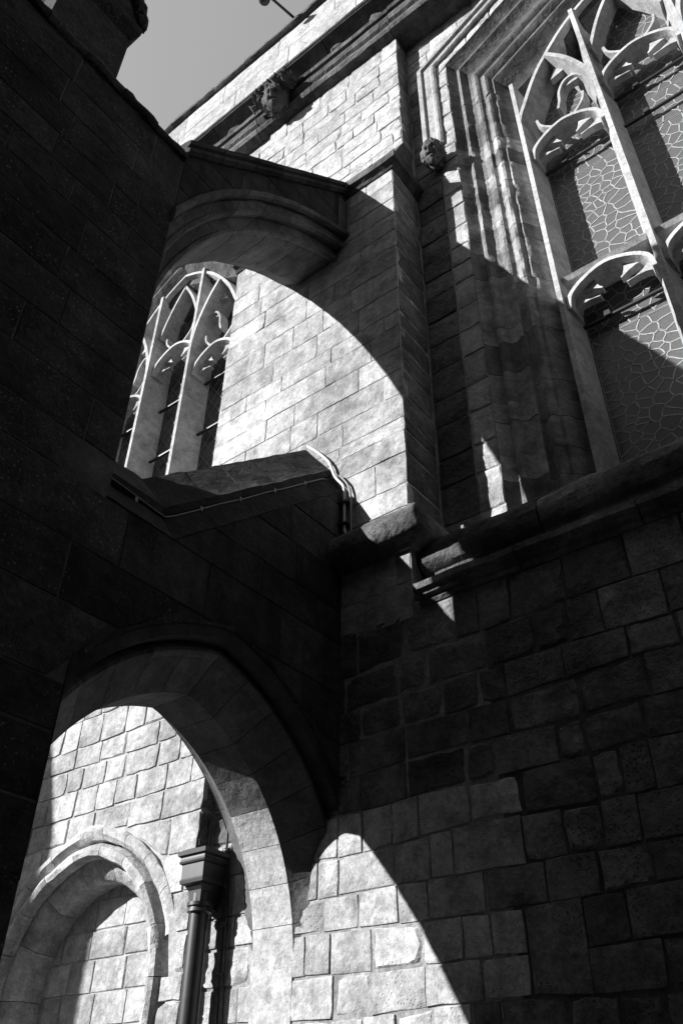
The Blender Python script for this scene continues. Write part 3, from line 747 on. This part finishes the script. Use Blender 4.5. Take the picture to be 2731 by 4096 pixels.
# pier top: rough weathered coping
for k in range(8):
    a = YE+k*(PE-YE)/8; b = YE+(k+1)*(PE-YE)/8-.006; rings = []; w_ = U(-.012, .012)
    for j in range(7):
        y = a+(b-a)*j/6
        rings.append([nz((x, y, z+w_), 6, .022) for x, z in ((N_-.02, 7.52), (N_+.03, 7.53), (N_+.055, 7.57), (N_+.05, 7.62), (N_-.02, 7.68), (CX, 8.1), (F_+.02, 7.68), (F_-.05, 7.62), (F_-.03, 7.52))])
    loft('coping_stone', rings, 'soot', pier, angle=45)
# pinnacle
PX0, PX1, PY0, PY1 = -4.5, -4.10, .94, 1.69
pin = mk('pinnacle', *box(PX0, PX1, PY0, PY1, 7.6, 8.95), 'soot', pier)
pc = ((PX0+PX1)/2, (PY0+PY1)/2)
rings = []
for z, e in ((8.9, .0), (8.97, .03), (9.05, .06), (9.14, .065), (9.2, .05), (9.24, .01)):
    rings.append([(PX0-e, PY0-e, z), (PX1+e, PY0-e, z), (PX1+e, PY1+e, z), (PX0-e, PY1+e, z)])
loft('pinnacle_string', rings, 'soot', pin, angle=20)
rings = [[(pc[0]+sx*w*.55, pc[1]+sy*w, z) for sx, sy in ((-1, -1), (1, -1), (1, 1), (-1, 1))] for z, w in ((9.2, .37), (9.7, .27), (10.5, .04))]
loft('spire', rings, 'soot', pin, angle=20)
for dx, dy in ((1, 0), (-1, 0), (0, 1), (0, -1)):      # gablets
    t = Vector((-dy, dx, 0)); d_ = Vector((dx, dy, 0)); c_ = Vector((pc[0], pc[1], 0))
    kd = .24 if dx else .42; kt = .5 if dy else 1
    a = [c_+d_*kd+t*s_*kt+Vector((0, 0, z)) for s_, z in ((-.38, 9.22), (.38, 9.22), (.30, 9.34), (0, 9.95), (-.30, 9.34))]
    b = [p-d_*.16 for p in a]; loft('gablet', [a, b], 'soot', pin, angle=20)
    for s_ in (-1, 1):
        for k in range(3):
            q = c_+d_*(kd-.02)+t*s_*kt*(.36-.11*k)+Vector((0, 0, 9.34+.24*k))
            bm = bmesh.new(); bmesh.ops.create_icosphere(bm, subdivisions=2, radius=.085)
            V = [q+t*s_*.04+v.co*(1+.4*noise.noise(v.co*16+Vector((k, dx, dy)))) for v in bm.verts]; F = [tuple(v.index for v in f.verts) for f in bm.faces]; bm.free()
            mk('crocket', V, F, 'soot', pin)
for k in range(2):
    for sx, sy in ((-1, -1), (1, -1), (1, 1), (-1, 1)):
        z = 9.7+k*.4; w = .27-(z-9.7)*.28
        bm = bmesh.new(); bmesh.ops.create_icosphere(bm, subdivisions=2, radius=.08)
        V = [Vector((pc[0]+sx*(w*.55+.03), pc[1]+sy*(w+.05), z))+v.co*(1+.4*noise.noise(v.co*16+Vector((k, sx, sy)))) for v in bm.verts]; F = [tuple(v.index for v in f.verts) for f in bm.faces]; bm.free()
        mk('crocket', V, F, 'soot', pin)
# the next pier along, whose shadow falls on the blocked doorway
pier2 = thing('outer_pier', 'next free standing pier further along, known by its shadow beside the doorway', 'pier', (-4.5+BAY, 1.))
v, f = box(F_+BAY, N_+BAY, YE, PE, -EYE, 6.2)
rings = [[(x+BAY, YE, z) for x, z in ((F_, -EYE), (N_, -EYE), (N_, 6.15), (F_, 6.15))], [(x+BAY, YE+.35, z) for x, z in ((F_, -EYE), (N_, -EYE), (N_, 6.75), (F_, 6.75))], [(x+BAY, YE+1.0, z) for x, z in ((F_, -EYE), (N_, -EYE), (N_, 7.6), (F_, 7.6))], [(x+BAY, PE, z) for x, z in ((F_, -EYE), (N_, -EYE), (N_, 7.6), (F_, 7.6))]]
loft('pier_core', rings, 'soot', pier2, angle=20)

# ================================================================== projecting wall with the blocked doorway
BY = 4.86; BX = -5.23
door = thing('blocked_doorway_wall', 'sunlit wall of large blocks with a round arched doorway filled with masonry', 'wall', (-6.6, 4.9))
AC, AZ = -6.6, 1.07
HR = 1.27
def darc(x, r): return AZ+math.sqrt(max(0, r*r-(x-AC)**2))
parts = [box(-10.5, AC-1.2, BY+.0125, 5.2, -EYE, 4.2), box(AC+1.2, BX-.014, BY+.0125, 5.2, -EYE, 4.2)]
xs = [AC-1.2+2.4*i/30 for i in range(31)]
V = []; F = []
for x in xs: V += [(x, BY+.0125, darc(x, 1.2)), (x, BY+.0125, 4.2), (x, 5.2, darc(x, 1.2)), (x, 5.2, 4.2)]
for i in range(30):
    a = 4*i; b = a+4; F += [(a, b, b+1, a+1), (a+2, a+3, b+3, b+2), (a, a+2, b+2, b), (a+1, b+1, b+3, a+3)]
dcore = mk('wall_core', *merge(*parts, (V, F)), 'mortar_l', door)
def clip_door(P):
    c = cen(P)
    if c[1] < AZ:
        if abs(c[0]-AC) < 1.12: return None
        P = hp(P, 1, 0, AC-1.12) if c[0] < AC else hp(P, -1, 0, -(AC+1.12)); return P if len(P) >= 3 else None
    P = out_circle(P, AC, AZ, HR); return P if len(P) >= 3 else None
zs = [-.2, .2, .55, .9, 1.07, 1.36, 1.66, 1.97, 2.29, 2.54, 2.79, 3.03, 3.245, 3.55, 3.85, 4.15]
for P in ashlar(zs, -8.3, BX, .24, .5, .006, clip_door, wob=.005, wave=.008):
    stone(dcore, P, PY(BY), 'pale', bev=.002 if U(0, 1) > .3 else .012, proud=U(-.003, .003), rough=.003, jit=.008 if U(0, 1) > .2 else .02, step=.09)
for P in ashlar(zs, BY+.002, D, .12, .3, .01): stone(dcore, P, PX(BX-.001), 'worn_shaded', bev=.012, proud=0, rough=.006, jit=.008, depth=.04)
# orders of the arch: label, roll, chamfered inner order
lab = [(HR-.005, BY+.02), (HR, BY-.03), (HR-.03, BY-.055), (HR-.08, BY-.05), (HR-.12, BY-.01), (HR-.13, BY+.05), (HR, BY+.1)]
rol = [(1.135, BY+.07), (1.12, BY+.0), (1.095, BY-.045), (1.055, BY-.06), (1.015, BY-.045), (.995, BY+.0), (1.0, BY+.05), (1.03, BY+.1), (1.13, BY+.15)]
inn = [(1.03, BY+.07), (.985, BY+.075), (.86, BY+.17), (.85, BY+.19), (.85, BY+.42), (1.05, BY+.42)]
for nm, pf, nvv, jambs in (('label_mould', lab, 9, False), ('roll_mould', rol, 9, True), ('inner_order', inn, 7, True)):
    for i in range(nvv):
        rings = []
        for j in range(6):
            t = math.pi*(i+j/5)/nvv+(.003 if j == 0 else -.003 if j == 5 else 0)
            fade = 1.
            if nm == 'label_mould':
                t = math.pi/2+(t-math.pi/2)*.84; fade = min(1., max(.06, (1.32-abs(t-math.pi/2))*1.6))
            pk = 1+.035*max(0, 1-abs(t-math.pi/2)*2.2)
            rings.append([nz((AC+r*math.cos(t), BY+.02+(y-BY-.02)*fade, AZ+r*math.sin(t)*pk), 7, .012) for r, y in pf])
        loft(nm, rings, 'pale', door, angle=35)
    if jambs:
        for sg in (1, -1):
            z = -EYE
            while z < AZ-.01:
                e = min(AZ, z+U(.32, .5)); e = AZ if AZ-e < .2 else e
                rings = [[nz((AC+sg*r, y, z+.003+(e-z-.006)*k/4), 7, .01) for r, y in pf] for k in range(5)]
                loft(nm, rings, 'pale', door, angle=35); z = e
fill = mk('door_filling', *box(AC-.95, AC+.95, BY+.385, BY+.5, -EYE, 2.1), 'mortar_l', door)
def clip_fill(P):
    c = cen(P); d = math.hypot(c[0]-AC, c[1]-AZ)
    return P if c[1] < AZ or d < 1.02 else None
for P in ashlar([-.2, .2, .52, .85, 1.1, 1.36, 1.6, 1.85, 2.05], AC-.9, AC+.9, .3, .5, .008, clip_fill): stone(fill, P, PY(BY+.375), 'pale', bev=.005, proud=U(-.002, .003), rough=.004, jit=.004, depth=.04)

# ================================================================== rainwater pipe
dp = thing('downpipe', 'black cast iron downpipe with a moulded hopper head beside the blocked doorway', 'downpipe', (-5.04, 4.78))
pxx, pyy = -5.105, 4.84
pp = [(pxx, pyy, 1.60)]+[(pxx, pyy, z) for z in (1.2, .4, -.4, -1.5)]
tube('pipe', pp, .072, 'pipe', dp, n=20)
for z in (1.49, -.1): 
    tube('collar', [(pxx, pyy, z+.05), (pxx, pyy, z+.045), (pxx, pyy, z+.02), (pxx, pyy, z+.012), (pxx, pyy, z-.02), (pxx, pyy, z-.03)], [.074, .098, .098, .084, .095, .074], 'pipe', dp, n=20)
def ringr(z, a, b):
    z = 1.53+(z-1.53)*.92-.03
    return [(pxx-a*.7, pyy-b*.8, z), (pxx+a*.7, pyy-b*.8, z), (pxx+a*.7, pyy+.13, z), (pxx-a*.7, pyy+.13, z)]
loft('hopper', [ringr(1.53, .075, .075), ringr(1.58, .085, .08), ringr(1.66, .10, .09), ringr(1.70, .13, .12), ringr(1.71, .175, .15), ringr(1.735, .18, .155), ringr(1.75, .165, .145), ringr(1.86, .17, .15), ringr(1.87, .19, .165), ringr(1.885, .2, .17), ringr(1.905, .185, .16), ringr(1.92, .185, .16), ringr(1.935, .215, .185), ringr(1.97, .22, .19)], 'pipe', dp, angle=20)

# ================================================================== cables, conduits, small ironwork
cb = thing('bridge_cable', 'thin grey cable clipped under the coping of the lower flying buttress', 'cable', (-3.88, 3.7))
cx_ = -4.035
tube('cable', [(cx_, 2.5, 3.735), (cx_, 2.75, 3.72), (cx_, 3.0, 3.70), (cx_, 3.08, 3.70), (cx_, 3.16, 3.76)]+[(cx_, y, eave(y)+.245+.005*math.sin(y*11)) for y in (3.35, 3.6, 3.85, 4.1, 4.35, 4.6, 4.85)]+[(cx_, 4.93, eave(4.9)+.25), (cx_+.01, 4.955, eave(4.9)+.15)], .0065, 'cable', cb)
for y in (2.8, 3.4, 3.8, 4.2, 4.6): mk('clip', *box(cx_-.02, cx_+.01, y-.012, y+.012, eave(y)+.225, eave(y)+.265), 'cable', cb)
cd = thing('white_conduit', 'white conduit bent over the coping and down beside the buttress string course', 'conduit', (-4., 4.95))
path = [(-4.36, 5.86), (-4.217, 5.70), (-4.072, 5.50), (-4.035, 5.40), (-3.981, 5.25), (-3.885, 5.10), (-3.872, 5.02), (-3.868, 4.94), (-3.865, 4.70), (-3.862, 4.56), (-3.85, 4.52), (-3.83, 4.50)]
tube('conduit', [(x+.03, 4.955, z+.04) for x, z in catmull(path, 3)], 0.014, 'cablel', cd, n=10)
for z in (4.92, 4.66): mk('clip', *box(-3.885, -3.79, 4.925, 5.0, z-.012, z+.012), 'iron', cd)
cd2 = thing('grey_conduit', 'dark grey pipe running beside the white conduit down the buttress', 'conduit', (-3.8, 4.95))
path = [(-3.94, 5.28), (-3.85, 5.14), (-3.815, 5.04), (-3.80, 4.94), (-3.797, 4.70), (-3.794, 4.56), (-3.78, 4.52), (-3.75, 4.50)]
tube('conduit', [(x+.03, 4.965, z+.02) for x, z in catmull(path, 3)], 0.011, 'cable', cd2, n=10)
lc = thing('lightning_conductor', 'dark conductor strap running down the sunlit wall right of the downpipe', 'cable', (-4.95, 4.96))
pts = [(-5.004, 2.45), (-5.0, 2.24), (-4.999, 1.96), (-4.979, 1.66), (-4.957, 1.39), (-4.945, 1.05), (-4.93, .74), (-4.9, .2), (-4.9, -1.5)]
tube('strap', [(x, 4.965, z) for x, z in pts], .011, 'iron', lc)
tube('strap', [(x+.03, 4.975, z) for x, z in pts[2:6]], .007, 'iron', lc)
for x, z, r_ in ((-4.985, 1.93, .035), (-4.968, 1.66, .02), (-4.955, 1.39, .024), (-4.945, 1.05, .022), (-4.925, .72, .02)):
    bm = bmesh.new(); bmesh.ops.create_icosphere(bm, subdivisions=2, radius=r_)
    V = [(x+v.co.x*1.2, 4.955+v.co.y, z+v.co.z*.8) for v in bm.verts]; F = [tuple(v.index for v in f.verts) for f in bm.faces]; bm.free(); mk('fixing', V, F, 'iron', lc)
sw = thing('sill_wire', 'thin bright wire laid along the string course and window sill', 'cable', (-2.5, 5.2))
tube('wire', [(-4.0, 4.975, 4.585), (BR-.3, 4.975, 4.59), (BR-.05, 4.96, 4.585), (BR+.03, 4.98, 4.585), (BR+.04, 5.5, 4.58), (BR+.06, 5.555, 4.5), (BR+.2, 5.5, 4.40), (BR+.5, 5.26, 4.30), (-2.0, 5.22, 4.295), (-1.0, 5.22, 4.29), (.2, 5.22, 4.29)], .008, 'cable', sw)
for x in (-2.75, -1.97, -1.3): mk('clip', *box(x-.012, x+.012, 5.2, 5.24, 4.26, 4.32), 'iron', sw)
rod = thing('parapet_lamp_arm', 'thin metal arm with a round lamp reaching out over the parapet', 'lamp arm', (-5.1, 4.8))
tube('arm', [(-5.08, 5.05, 17.2), (-5.12, 4.85, 17.22), (-5.24, 4.36, 17.25), (-5.28, 4.2, 17.25)], .026, 'iron', rod, n=10)
bm = bmesh.new(); bmesh.ops.create_uvsphere(bm, u_segments=16, v_segments=10, radius=.11)
V = [(-5.35+v.co.x, 4.3+v.co.y, 17.22+v.co.z*.8) for v in bm.verts]; F = [tuple(v.index for v in f.verts) for f in bm.faces]; bm.free(); mk('lamp', V, F, 'iron', rod)

# ------------------------------------------------------------------ unseen next pier and arches of the row, added to darken the passage
for src, nm, lb, ct in ((pcore2, 'outer_pier', 'unseen pier of the next bay, added to the right behind the viewpoint to shade the passage', 'pier'), (brc, 'flying_buttress', 'unseen lower arch of the next bay, added to the right behind the viewpoint to shade the passage', 'flying buttress'), (flc, 'flying_buttress', 'unseen upper half arch of the next bay, added to the right behind the viewpoint to shade the passage', 'flying buttress')):
    o = src.copy(); o.parent = None; o.name = nm; COL.objects.link(o)
    o.location = base_of(src)+Vector((-BAY, 0, EYE)); o['label'] = lb; o['category'] = ct
